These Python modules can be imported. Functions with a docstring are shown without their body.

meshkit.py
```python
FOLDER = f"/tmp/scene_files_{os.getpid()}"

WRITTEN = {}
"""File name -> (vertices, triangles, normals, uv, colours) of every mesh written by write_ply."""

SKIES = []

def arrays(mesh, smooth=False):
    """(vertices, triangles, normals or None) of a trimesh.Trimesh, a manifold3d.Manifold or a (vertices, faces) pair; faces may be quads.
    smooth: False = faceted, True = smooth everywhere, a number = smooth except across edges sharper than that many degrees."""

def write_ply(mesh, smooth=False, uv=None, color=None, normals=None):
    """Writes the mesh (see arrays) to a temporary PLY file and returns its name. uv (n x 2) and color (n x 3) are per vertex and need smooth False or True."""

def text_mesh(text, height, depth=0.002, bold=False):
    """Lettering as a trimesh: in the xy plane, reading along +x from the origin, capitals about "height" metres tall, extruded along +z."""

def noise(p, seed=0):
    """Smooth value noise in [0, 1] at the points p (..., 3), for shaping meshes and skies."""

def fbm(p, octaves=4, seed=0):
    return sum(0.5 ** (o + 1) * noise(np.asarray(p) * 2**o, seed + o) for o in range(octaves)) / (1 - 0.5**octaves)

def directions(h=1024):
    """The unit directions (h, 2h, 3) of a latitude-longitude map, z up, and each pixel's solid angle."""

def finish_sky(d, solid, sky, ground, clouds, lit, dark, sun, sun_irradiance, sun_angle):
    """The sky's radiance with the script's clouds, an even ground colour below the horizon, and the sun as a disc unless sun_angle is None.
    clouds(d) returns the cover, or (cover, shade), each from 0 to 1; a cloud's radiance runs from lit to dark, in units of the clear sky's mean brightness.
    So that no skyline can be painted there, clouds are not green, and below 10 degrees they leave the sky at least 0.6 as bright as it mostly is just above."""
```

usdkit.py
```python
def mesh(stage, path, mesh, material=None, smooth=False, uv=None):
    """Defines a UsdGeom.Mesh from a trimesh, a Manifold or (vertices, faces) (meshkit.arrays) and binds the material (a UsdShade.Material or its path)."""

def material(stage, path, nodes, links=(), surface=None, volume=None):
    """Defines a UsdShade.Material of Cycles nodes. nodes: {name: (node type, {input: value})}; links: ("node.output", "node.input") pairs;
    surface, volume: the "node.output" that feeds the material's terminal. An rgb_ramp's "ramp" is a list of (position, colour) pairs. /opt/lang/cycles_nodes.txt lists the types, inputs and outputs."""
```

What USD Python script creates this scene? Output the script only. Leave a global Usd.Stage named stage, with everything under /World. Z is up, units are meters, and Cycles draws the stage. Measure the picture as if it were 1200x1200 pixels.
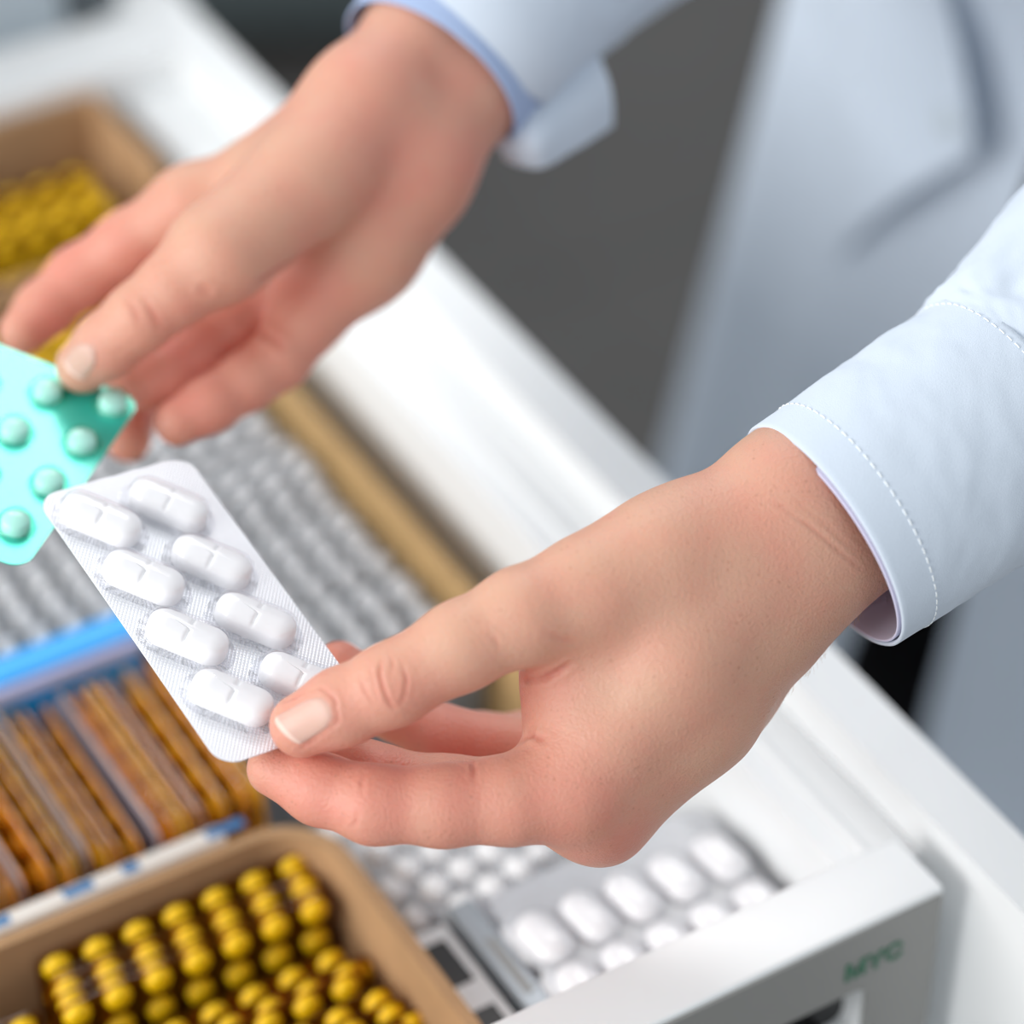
import math, random
import numpy as np
import trimesh, manifold3d, usdkit, meshkit
from shapely.geometry import Polygon, box as sbox
from pxr import Usd, UsdGeom, UsdLux, UsdShade, Gf, Sdf, Vt

stage = Usd.Stage.CreateInMemory()
UsdGeom.SetStageUpAxis(stage, 'Z'); UsdGeom.SetStageMetersPerUnit(stage, 1.0)
world = UsdGeom.Xform.Define(stage, '/World'); stage.SetDefaultPrim(world.GetPrim())
UsdGeom.Scope.Define(stage, '/World/Looks')
rng = np.random.default_rng(7)

# ------------------------------------------------------------------ camera
FPX = 3580.0; EYE = np.array([0, 0, 1.58]); PITCH = math.radians(40)
FW = np.array([0, math.cos(PITCH), -math.sin(PITCH)]); UP = np.array([0, math.sin(PITCH), math.cos(PITCH)]); RT = np.array([1.0, 0, 0])
cam = UsdGeom.Camera.Define(stage, '/World/camera')
cam.AddTransformOp().Set(Gf.Matrix4d(*RT, 0, *UP, 0, *(-FW), 0, *EYE, 1))
cam.CreateHorizontalApertureAttr(24.0); cam.CreateVerticalApertureAttr(24.0)
cam.CreateFocalLengthAttr(FPX / 1200 * 24.0); cam.CreateFStopAttr(2.3); cam.CreateFocusDistanceAttr(0.832)
cam.CreateClippingRangeAttr(Gf.Vec2f(0.02, 60)); cam.CreateExposureAttr(-0.31)

# ------------------------------------------------------------------ light: soft daylight all round, a big window to the left, ceiling panels
dome = UsdLux.DomeLight.Define(stage, '/World/daylight'); dome.CreateColorAttr(Gf.Vec3f(0.93, 0.97, 1.0)); dome.CreateIntensityAttr(0.28)
def rect_light(name, pos, target, w, h, col, power):
    l = UsdLux.RectLight.Define(stage, '/World/' + name); l.CreateWidthAttr(w); l.CreateHeightAttr(h)
    l.CreateColorAttr(Gf.Vec3f(*col)); l.CreateIntensityAttr(power)
    z = np.array(pos, float) - np.array(target, float); z /= np.linalg.norm(z)
    x = np.cross([0, 0, 1.0], z); x = x / np.linalg.norm(x) if np.linalg.norm(x) > 1e-6 else np.array([1.0, 0, 0]); y = np.cross(z, x)
    l.AddTransformOp().Set(Gf.Matrix4d(*x, 0, *y, 0, *z, 0, *pos, 1))
rect_light('window_light', (-1.45, -0.10, 1.62), (0, 0.85, 0.95), 1.4, 1.1, (1.0, 0.99, 0.97), 8.6)
rect_light('ceiling_light', (-0.05, 2.15, 2.6), (-0.05, 2.15, 0), 1.15, 0.65, (1.0, 0.99, 0.98), 11.5)

# ------------------------------------------------------------------ helpers
def P(x, y, Z): return EYE + Z * (FW + (x - 600) / FPX * RT + (600 - y) / FPX * UP)
def PX(p):
    d = np.asarray(p) - EYE; Z = d @ FW
    return np.stack([600 + FPX * (d @ RT) / Z, 600 - FPX * (d @ UP) / Z, Z], -1)
UB = np.array([-.514, .858, 0]); UB /= np.linalg.norm(UB); VR = np.array([UB[1], -UB[0], 0])
def D(u, v, z): return u * UB + v * VR + np.array([0, 0, z])
DM = np.eye(4); DM[:3, 0] = VR; DM[:3, 1] = UB      # local (v, u, z) -> world
used = {}
def free(parent, name):
    k = used.get((parent, name), 0); used[(parent, name)] = k + 1
    return f'{parent}/{name}' + (f'_{k:03d}' if k else '')
def path_of(p): return '/World' if p is None else str(p.GetPath())
def tag(prim, label=None, cat=None, group=None, kind=None):
    for k, v in (('label', label), ('category', cat), ('group', group), ('kind', kind)):
        if v: prim.SetCustomDataByKey(k, v)
    return prim
def obj(name, mesh, mat, parent=None, smooth=35, attr=None):
    m = usdkit.mesh(stage, free(path_of(parent), name), mesh, mat, smooth=smooth)
    for k, v in (attr or {}).items():
        UsdGeom.PrimvarsAPI(m).CreatePrimvar(k, Sdf.ValueTypeNames.FloatArray, 'vertex').Set(Vt.FloatArray.FromNumpy(np.asarray(v, np.float32)))
    return m.GetPrim()
def thing(name, label, cat, M=None, group=None):
    x = UsdGeom.Xform.Define(stage, free('/World', name))
    if M is not None: x.AddTransformOp().Set(Gf.Matrix4d(*np.asarray(M).T.ravel()))
    return tag(x.GetPrim(), label, cat, group)
def copy_of(root, M, label, group=None):
    was = root.GetCustomData()
    import re; base = re.sub(r'_[0-9]{3}$', '', root.GetName())
    r = thing(base, label, was['category'], M, group or was.get('group'))
    r.GetReferences().AddInternalReference(root.GetPath()); r.SetInstanceable(True)
    return r
def frame(pos, x, y, z):
    M = np.eye(4); M[:3, 0], M[:3, 1], M[:3, 2], M[:3, 3] = x, y, z, pos
    return M
def vuz(v0, v1, u0, u1, z0, z1, r=0.0):                 # a box along the drawer's axes with rounded edges
    s = np.array([v1 - v0, u1 - u0, z1 - z0]); c = np.array([(v0 + v1) / 2, (u0 + u1) / 2, (z0 + z1) / 2])
    m = rbox(s, r); m.apply_translation(c); m.apply_transform(DM); return m
def rbox(s, r=0.0, n=8):
    if r <= 0: return trimesh.creation.box(s)
    b = manifold3d.Manifold.batch_hull([manifold3d.Manifold.sphere(r, n).translate([sx * (s[0] / 2 - r), sy * (s[1] / 2 - r), sz * (s[2] / 2 - r)]) for sx in (-1, 1) for sy in (-1, 1) for sz in (-1, 1)])
    return tri(b)
def tri(man):
    m = man.to_mesh(); return trimesh.Trimesh(m.vert_properties[:, :3], m.tri_verts, process=False)
def man(t):
    return manifold3d.Manifold(manifold3d.Mesh(np.asarray(t.vertices, np.float32), np.asarray(t.faces, np.uint32)))
def cat(*ms): return trimesh.util.concatenate(ms)
def sheet_mesh(top, thick_dir):                          # grid (n, m, 3) + offset -> closed thin solid
    n, m = top.shape[:2]
    bot = top + thick_dir
    v = np.vstack([top.reshape(-1, 3), bot.reshape(-1, 3)]); N = n * m
    i, j = np.meshgrid(np.arange(n - 1), np.arange(m - 1), indexing='ij')
    a, b, c, d = (i * m + j).ravel(), (i * m + j + 1).ravel(), ((i + 1) * m + j + 1).ravel(), ((i + 1) * m + j).ravel()
    f = [np.stack([a, b, c], 1), np.stack([a, c, d], 1), np.stack([a, c, b], 1) + N, np.stack([a, d, c], 1) + N]
    rim = [(k) for k in range(m)] + [k * m + m - 1 for k in range(1, n)] + [(n - 1) * m + k for k in range(m - 2, -1, -1)] + [k * m for k in range(n - 2, 0, -1)]
    rim = np.array(rim); nx = np.roll(rim, -1)
    f += [np.stack([rim, rim + N, nx + N], 1), np.stack([rim, nx + N, nx], 1)]
    t = trimesh.Trimesh(v, np.vstack(f), process=False)
    return t
def tube_mesh(pts, rad, n=8):
    v, f = np.zeros((0, 3)), None
    p = np.asarray(pts, float); t = np.gradient(p, axis=0); t /= np.linalg.norm(t, axis=1, keepdims=True)
    a = np.cross(t, [0.3, 0.1, 1.0]); a /= np.linalg.norm(a, axis=1, keepdims=True); b = np.cross(t, a)
    ang = np.arange(n) * 2 * np.pi / n
    r = np.broadcast_to(rad, (len(p),))[:, None, None]
    v = (p[:, None] + r * (np.cos(ang)[None, :, None] * a[:, None] + np.sin(ang)[None, :, None] * b[:, None])).reshape(-1, 3)
    f = []
    for i in range(len(p) - 1):
        for j in range(n):
            q = [i * n + j, i * n + (j + 1) % n, (i + 1) * n + (j + 1) % n, (i + 1) * n + j]
            f += [[q[0], q[2], q[1]], [q[0], q[3], q[2]]]
    k = len(v); v = np.vstack([v, p[0], p[-1]])
    for j in range(n):
        f.append([k, j, (j + 1) % n]); f.append([k + 1, (len(p) - 1) * n + (j + 1) % n, (len(p) - 1) * n + j])
    m = trimesh.Trimesh(v, f, process=False); m.fix_normals(); return m

# ------------------------------------------------------------------ materials
def mat(name, nodes, links=(), surface='p.BSDF'):
    return usdkit.material(stage, '/World/Looks/' + name, nodes, links, surface=surface)
def plain(name, col, rough=0.5, metal=0.0, bump=None, vary=None, **kw):
    n = {'p': ('principled_bsdf', {'base_color': col, 'roughness': rough, 'metallic': metal, **kw})}; l = []
    n['tc'] = ('texture_coordinate', {})
    if vary:
        n['nz'] = ('noise_texture', {'scale': vary[0], 'detail': 4.0})
        n['rp'] = ('rgb_ramp', {'ramp': [(0.3, tuple(c * (1 - vary[1]) for c in col)), (0.7, tuple(min(1, c * (1 + vary[1])) for c in col))]})
        l += [('tc.object', 'nz.vector'), ('nz.fac', 'rp.fac'), ('rp.color', 'p.base_color')]
    if bump:
        n['bz'] = ('noise_texture', {'scale': bump[0], 'detail': 4.0}); n['bp'] = ('bump', {'strength': bump[1], 'distance': bump[2]})
        l += [('tc.object', 'bz.vector'), ('bz.fac', 'bp.height'), ('bp.normal', 'p.normal')]
    return mat(name, n, l)
def clear(name, tint, gloss=0.45, rough=0.08, body=0.0):
    n = {'t': ('transparent_bsdf', {'color': tint}), 'g': ('glossy_bsdf', {'color': (1, 1, 1), 'roughness': rough}),
         'd': ('translucent_bsdf', {'color': tint}), 'df': ('diffuse_bsdf', {'color': tint}), 'm2': ('mix_closure', {'fac': 0.6}), 'm1': ('mix_closure', {'fac': body}),
         'lw': ('layer_weight', {'blend': 0.5}), 'pw': ('math', {'math_type': 'power', 'value2': 4.0}), 'ma': ('math', {'math_type': 'multiply_add', 'value2': gloss, 'value3': 0.03}), 'm': ('mix_closure', {})}
    return mat(name, n, [('d.BSDF', 'm2.closure1'), ('df.BSDF', 'm2.closure2'), ('t.BSDF', 'm1.closure1'), ('m2.closure', 'm1.closure2'), ('m1.closure', 'm.closure1'), ('g.BSDF', 'm.closure2'), ('lw.facing', 'pw.value1'), ('pw.value', 'ma.value1'), ('ma.value', 'm.fac')], 'm.closure')

M_white = plain('white_lacquer', (0.86, 0.88, 0.89), 0.35)
M_face = plain('grey_with_front_shade', (0.27, 0.27, 0.26), 0.4)  # plain grey; on the drawer front it paints in the shade
M_floor = plain('floor_tile', (0.060, 0.057, 0.055), 0.45, vary=(3.0, 0.15))
M_joint = plain('floor_joint', (0.07, 0.07, 0.072), 0.8)
M_black = plain('black_plastic', (0.012, 0.012, 0.013), 0.4)
M_green = plain('green_print', (0.06, 0.17, 0.11), 0.5)
M_board = plain('cardboard', (0.44, 0.26, 0.13), 0.8, vary=(60, 0.08), bump=(300, 0.2, 0.001))
M_kraft = plain('kraft_board_edge', (0.44, 0.28, 0.12), 0.8, vary=(80, 0.08))
M_boardw = plain('white_printed_board', (0.78, 0.72, 0.66), 0.6)
M_blue = plain('blue_print', (0.02, 0.16, 0.38), 0.5)
M_bluebox = plain('bright_blue_carton', (0.02, 0.40, 0.95), 0.4)
M_bluepale = plain('pale_lilac_carton_edge', (0.55, 0.58, 0.85), 0.5)
M_teal_bg = plain('grey_green_cabinet', (0.12, 0.15, 0.155), 0.5)
# skin: mottled, with a per-vertex flush
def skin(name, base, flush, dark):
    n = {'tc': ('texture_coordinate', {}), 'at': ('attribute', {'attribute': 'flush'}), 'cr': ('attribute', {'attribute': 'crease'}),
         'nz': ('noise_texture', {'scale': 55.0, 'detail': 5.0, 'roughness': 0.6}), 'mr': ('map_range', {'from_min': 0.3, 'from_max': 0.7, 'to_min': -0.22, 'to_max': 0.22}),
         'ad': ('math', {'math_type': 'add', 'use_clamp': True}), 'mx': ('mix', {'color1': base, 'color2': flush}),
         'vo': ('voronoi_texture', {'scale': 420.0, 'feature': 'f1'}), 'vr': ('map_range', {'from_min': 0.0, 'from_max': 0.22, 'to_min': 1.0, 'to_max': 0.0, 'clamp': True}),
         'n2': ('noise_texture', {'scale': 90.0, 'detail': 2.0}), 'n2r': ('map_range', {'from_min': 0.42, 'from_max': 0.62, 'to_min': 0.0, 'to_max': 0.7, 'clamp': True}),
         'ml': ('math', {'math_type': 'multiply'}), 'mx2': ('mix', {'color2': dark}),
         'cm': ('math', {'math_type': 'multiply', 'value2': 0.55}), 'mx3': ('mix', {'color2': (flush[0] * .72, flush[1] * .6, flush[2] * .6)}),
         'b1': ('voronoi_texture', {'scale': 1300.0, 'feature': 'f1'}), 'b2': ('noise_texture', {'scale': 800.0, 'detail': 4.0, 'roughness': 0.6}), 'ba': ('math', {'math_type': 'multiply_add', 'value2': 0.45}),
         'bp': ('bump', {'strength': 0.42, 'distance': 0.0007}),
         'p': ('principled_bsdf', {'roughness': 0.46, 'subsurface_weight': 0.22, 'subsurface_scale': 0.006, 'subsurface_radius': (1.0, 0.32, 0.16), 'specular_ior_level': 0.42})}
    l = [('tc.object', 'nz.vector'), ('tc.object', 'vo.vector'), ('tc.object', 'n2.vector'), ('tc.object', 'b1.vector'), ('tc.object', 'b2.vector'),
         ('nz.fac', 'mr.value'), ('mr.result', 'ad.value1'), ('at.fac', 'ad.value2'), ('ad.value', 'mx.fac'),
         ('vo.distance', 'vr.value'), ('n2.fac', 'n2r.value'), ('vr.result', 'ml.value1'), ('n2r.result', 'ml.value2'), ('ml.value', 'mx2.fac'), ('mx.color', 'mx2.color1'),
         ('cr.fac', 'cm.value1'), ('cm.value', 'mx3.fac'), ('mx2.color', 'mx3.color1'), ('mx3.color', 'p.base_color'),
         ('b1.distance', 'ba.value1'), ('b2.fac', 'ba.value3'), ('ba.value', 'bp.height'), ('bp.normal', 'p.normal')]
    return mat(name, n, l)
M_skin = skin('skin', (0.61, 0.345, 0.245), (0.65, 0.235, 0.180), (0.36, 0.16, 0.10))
M_nail = plain('fingernail', (0.66, 0.38, 0.31), 0.36, specular_ior_level=0.35, subsurface_weight=0.15, subsurface_scale=0.002)
M_nailtip = plain('fingernail_tip', (0.74, 0.52, 0.44), 0.40, specular_ior_level=0.35)
def cloth(name, col, weave=2600.0, sheen=0.1, strength=0.25):
    n = {'tc': ('texture_coordinate', {}), 'w': ('noise_texture', {'scale': weave, 'detail': 2.0}), 'w2': ('noise_texture', {'scale': 38.0, 'detail': 4.0}),
         'a': ('math', {'math_type': 'multiply_add', 'value2': 2.5}), 'bp': ('bump', {'strength': strength, 'distance': 0.0006}),
         'p': ('principled_bsdf', {'base_color': col, 'roughness': 0.85, 'sheen_weight': sheen, 'specular_ior_level': 0.2})}
    return mat(name, n, [('tc.object', 'w.vector'), ('tc.object', 'w2.vector'), ('w2.fac', 'a.value1'), ('w.fac', 'a.value3'), ('a.value', 'bp.height'), ('bp.normal', 'p.normal')])
M_coat = cloth('white_coat_cotton', (0.59, 0.665, 0.765))
M_seam = plain('coat_thread', (0.86, 0.90, 0.92), 0.9)
M_lining = cloth('lavender_shirt_cotton', (0.60, 0.58, 0.74))
M_shirt = cloth('blue_shirt_cotton', (0.36, 0.46, 0.68))
M_trouser = cloth('black_trouser_cloth', (0.006, 0.006, 0.009), strength=0.1)
M_button = plain('white_button', (0.62, 0.68, 0.72), 0.5)
M_hair = plain('fine_arm_hair', (0.55, 0.38, 0.26), 0.5)

# ------------------------------------------------------------------ the setting: floor
GAP = 0.004
fl = tag(UsdGeom.Xform.Define(stage, '/World/floor').GetPrim(), 'dark grey tiled floor', None, None, 'structure')
obj('joint_bed', (lambda b: (b.apply_translation([0.6, 3.0, -0.012]), b)[1])(trimesh.creation.box([7, 8, 0.02])), M_joint, fl)
tile0 = rbox([0.6 - GAP, 0.6 - GAP, 0.012], 0.001, 4)
for i in range(8):
    for j in range(9):
        t = tile0.copy(); t.apply_translation([(i - 3) * 0.6, j * 0.6 + 0.5, -0.006]); t.apply_transform(trimesh.transformations.rotation_matrix(0.54, [0, 0, 1], [0.6, 3, 0]))
        obj('floor_tile', t, M_floor, fl)
# far grey-green cabinet on the floor and a pale one, both far out of focus
bc = thing('storage_cabinet', 'blurred grey-green cabinet standing on the floor beyond the drawer', 'cabinet')
def at_floor(x, y): r = P(x, y, 1.0) - EYE; return EYE - r * EYE[2] / r[2]

# ------------------------------------------------------------------ the drawer
dr = thing('drawer', 'open white pharmacy drawer filled with blister packs', 'drawer')
def side_profile(v0, v1, poly):                          # polygon in (u, z) extruded along v
    m = trimesh.creation.extrude_polygon(Polygon(poly), v1 - v0, engine='earcut')
    M = np.eye(4); M[:3, 0] = UB; M[:3, 1] = [0, 0, 1]; M[:3, 2] = VR; M[:3, 3] = VR * v0
    m.apply_transform(M); return m
def bevel(m, r):                                          # soften a convex solid
    v = m.vertices; c = v.mean(0)
    return m
ZR = 0.920
sp = [(1.055, ZR - .001), (1.054, ZR), (0.397, ZR), (0.396, ZR - .001), (0.415, 0.872), (0.43, 0.80), (1.055, 0.80)]
obj('side_panel', side_profile(0.4385, 0.4575, sp), M_white, dr, smooth=25)
obj('side_panel', side_profile(-0.075, -0.055, sp), M_white, dr, smooth=25)
obj('inner_step', vuz(0.412, 0.4385, 0.489, 1.0, 0.80, 0.9035, 0.0012), M_white, dr)
obj('inner_step', vuz(-0.055, -0.030, 0.489, 1.0, 0.80, 0.9035, 0.0012), M_white, dr)
obj('step_rib', vuz(0.4215, 0.4245, 0.490, 1.0, 0.902, 0.9052, 0.0008), M_white, dr)
obj('back_panel', vuz(-0.055, 0.4385, 1.0, 1.037, 0.80, ZR, 0.0015), M_white, dr)
obj('base_panel', vuz(-0.055, 0.4385, 0.47, 1.0, 0.795, 0.803), M_white, dr)
# front: a ledge on top of a face with a dark grip opening and a printed mark
fr = man(vuz(-0.055, 0.4285, 0.4665, 0.4905, 0.80, 0.9150, 0.0012))
slot = man(vuz(0.300, 0.402, 0.455, 0.4795, 0.863, 0.8875, 0.004))
obj('front_panel', tri(fr - slot), M_white, dr, smooth=25)
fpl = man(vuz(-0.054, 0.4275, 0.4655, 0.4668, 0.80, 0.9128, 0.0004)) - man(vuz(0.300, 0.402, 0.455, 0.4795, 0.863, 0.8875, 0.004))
obj('front_shade_plate', tri(fpl), M_face, dr, smooth=25)  # thin plate added over the white front, its shade painted as grey
obj('grip_recess', vuz(0.299, 0.403, 0.4755, 0.480, 0.861, 0.889), M_black, dr)
obj('grip_rail', vuz(0.375, 0.392, 0.4690, 0.4755, 0.865, 0.8685, 0.001), M_black, dr)
tx = meshkit.text_mesh('MYC', 0.0068, 0.0006, bold=True)
TM = np.eye(4); TM[:3, 0] = VR; TM[:3, 1] = [0, 0, 1]; TM[:3, 2] = -UB; TM[:3, 3] = D(0.4655, 0.3925, 0.8945)
tx.apply_transform(TM); obj('printed_letters', tx, M_green, dr, smooth=False)
# the cabinet it slides out of
cb = thing('drawer_cabinet', 'white cabinet behind the open drawer that it slides out of', 'cabinet')
obj('side_panel', vuz(0.4585, 0.478, 1.07, 1.6, 0.0, 1.10, 0.001), M_white, cb); obj('side_panel', vuz(-0.096, -0.076, 1.07, 1.6, 0.0, 1.10, 0.001), M_white, cb)
obj('back_panel', vuz(-0.076, 0.4585, 1.59, 1.6, 0.0, 1.10), M_white, cb); obj('top_panel', vuz(-0.1, 0.482, 1.06, 1.6, 1.10, 1.12, 0.001), M_white, cb)
obj('slide_shelf', vuz(-0.076, 0.4585, 1.07, 1.59, 0.765, 0.781), M_white, cb)
obj('slide_rail', vuz(0.440, 0.455, .62, 1.5, 0.782, 0.7995), M_face, cb); obj('slide_rail', vuz(-0.073, -0.058, .62, 1.5, 0.782, 0.7995), M_face, cb)
for k in range(3):
    obj('drawer_front', vuz(-0.094, 0.476, 1.05, 1.07, 0.03 + k * 0.245, 0.272 + k * 0.245, 0.001), M_white, cb)

# ------------------------------------------------------------------ signed-distance modelling for bodies
class Field:
    def __init__(s, lo, hi, h):
        s.lo, s.h = np.asarray(lo, float), h; s.n = np.ceil((np.asarray(hi) - lo) / h).astype(int) + 1
        s.ax = [s.lo[k] + h * np.arange(s.n[k]) for k in range(3)]
    def new(s): return np.full(s.n, 0.05, np.float32)
    def block(s, lo, hi):
        a = np.clip(np.floor((lo - s.lo) / s.h).astype(int), 0, s.n); b = np.clip(np.ceil((hi - s.lo) / s.h).astype(int) + 1, 0, s.n)
        return tuple(slice(x, y) for x, y in zip(a, b))
    def cone(s, vol, a, b, ra, rb, k):
        a, b = np.asarray(a, float), np.asarray(b, float); pad = max(ra, rb) + k + 4 * s.h
        sl = s.block(np.minimum(a, b) - pad, np.maximum(a, b) + pad)
        X, Y, Z = (s.ax[i][sl[i]].astype(np.float32) for i in range(3))
        X, Y, Z = X[:, None, None], Y[None, :, None], Z[None, None, :]
        ba = (b - a).astype(np.float32); L = float(ba @ ba) + 1e-12
        t = np.clip(((X - a[0]) * ba[0] + (Y - a[1]) * ba[1] + (Z - a[2]) * ba[2]) / L, 0, 1)
        d = np.sqrt((X - a[0] - t * ba[0]) ** 2 + (Y - a[1] - t * ba[1]) ** 2 + (Z - a[2] - t * ba[2]) ** 2) - (ra + (rb - ra) * t)
        vol[sl] = smin(vol[sl], d, k)
def smin(a, b, k):
    if k <= 0: return np.minimum(a, b)
    h = np.maximum(k - np.abs(a - b), 0) / k
    return np.minimum(a, b) - h * h * (k * 0.25)
def surface_nets(vol, lo, h):
    n = np.array(vol.shape); ins = vol < 0
    c = np.zeros(n - 1, np.int8)
    for i, j, k in np.ndindex(2, 2, 2): c += ins[i:n[0] - 1 + i, j:n[1] - 1 + j, k:n[2] - 1 + k]
    cells = np.argwhere((c > 0) & (c < 8)); ids = np.full(n - 1, -1, np.int32); ids[tuple(cells.T)] = np.arange(len(cells))
    acc = np.zeros((len(cells), 3)); cnt = np.zeros(len(cells))
    corners = list(np.ndindex(2, 2, 2))
    for p in corners:
        for ax in range(3):
            if p[ax]: continue
            q = list(p); q[ax] = 1
            va = vol[tuple((cells + p).T)].astype(float); vb = vol[tuple((cells + q).T)].astype(float)
            m = (va < 0) != (vb < 0); t = np.where(m, va / np.where(m, va - vb, 1), 0)
            pos = np.array(p, float)[None] + t[:, None] * np.eye(3)[ax]
            acc[m] += pos[m]; cnt[m] += 1
    V = lo + h * (cells + acc / cnt[:, None])
    Fs = []
    for ax in range(3):
        a, b = (ax + 1) % 3, (ax + 2) % 3
        s0 = [slice(None)] * 3; s1 = [slice(None)] * 3; s0[ax] = slice(0, -1); s1[ax] = slice(1, None)
        e = np.argwhere(ins[tuple(s0)] != ins[tuple(s1)])
        e = e[(e[:, a] > 0) & (e[:, b] > 0) & (e[:, a] < n[a] - 1) & (e[:, b] < n[b] - 1)]
        flip = ins[tuple(e.T)]
        def cid(da, db):
            x = e.copy(); x[:, a] -= da; x[:, b] -= db; return ids[tuple(x.T)]
        q = np.stack([cid(1, 1), cid(0, 1), cid(0, 0), cid(1, 0)], 1)
        q[~flip] = q[~flip][:, ::-1]; Fs.append(q)
    q = np.vstack(Fs); f = np.vstack([q[:, [0, 1, 2]], q[:, [0, 2, 3]]])
    return trimesh.Trimesh(V, f, process=False)
def smooth(m, it=6):
    from scipy import sparse
    parts = trimesh.graph.connected_component_labels(m.edges_unique, node_count=len(m.vertices)); big = np.bincount(parts).argmax()
    m.update_faces(parts[m.faces[:, 0]] == big); m.remove_unreferenced_vertices()
    e = np.asarray(m.edges_unique); n = len(m.vertices)
    A = sparse.coo_matrix((np.ones(2 * len(e)), (np.r_[e[:, 0], e[:, 1]], np.r_[e[:, 1], e[:, 0]])), (n, n)).tocsr()
    deg = np.maximum(np.asarray(A.sum(1)).ravel(), 1)[:, None]; V = np.array(m.vertices)
    for k in range(it):
        V = V + 0.5 * (A @ V / deg - V); V = V - 0.52 * (A @ V / deg - V)
    return trimesh.Trimesh(V, m.faces, process=False)

def hand(palm, fingers, h, kp, kf):
    """palm: list of chains blended widely; fingers: list of (chain, blend to the palm). A chain is a list of (px, py, depth, radius in mm)."""
    pts = np.array([P(*q[:3]) for ch in palm + [c for c, _ in fingers] for q in ch]); rr = max(q[3] for ch in palm for q in ch) / 1000 + 0.012
    fd = Field(pts.min(0) - rr, pts.max(0) + rr, h)
    def chain(vol, ch, k):
        for a, b in zip(ch, ch[1:]): fd.cone(vol, P(*a[:3]), P(*b[:3]), a[3] / 1000, b[3] / 1000, k)
        return vol
    base = fd.new()
    for ch in palm: chain(base, ch, kp)
    out = base.copy()
    for ch, k in fingers:
        v = chain(fd.new(), ch, kf); out = np.minimum(out, smin(base, v, k))
    return smooth(surface_nets(out, fd.lo, h))

def near(pts, poly):                                      # distance of points to a polyline
    best = np.full(len(pts), 9.0)
    for a, b in zip(poly, poly[1:]):
        ba = b - a; t = np.clip((pts - a) @ ba / (ba @ ba), 0, 1); best = np.minimum(best, np.linalg.norm(pts - a - t[:, None] * ba, axis=1))
    return best
def hit(mesh, px):                                        # where the view ray through a pixel first meets the mesh
    q = PX(mesh.vertices); out = []
    N = mesh.vertex_normals
    for x, y in px:
        d = np.hypot(q[:, 0] - x, q[:, 1] - y); c = np.where((d < 6) & (N @ FW < 0.2))[0]
        if not len(c): c = np.argsort(d)[:6]
        zz = q[c, 2]; c = c[zz < zz.min() + 0.006]; w = 1 / (d[c] + 0.5)
        out.append(P(x, y, (q[c, 2] * w).sum() / w.sum()))
    return np.array(out)
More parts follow.
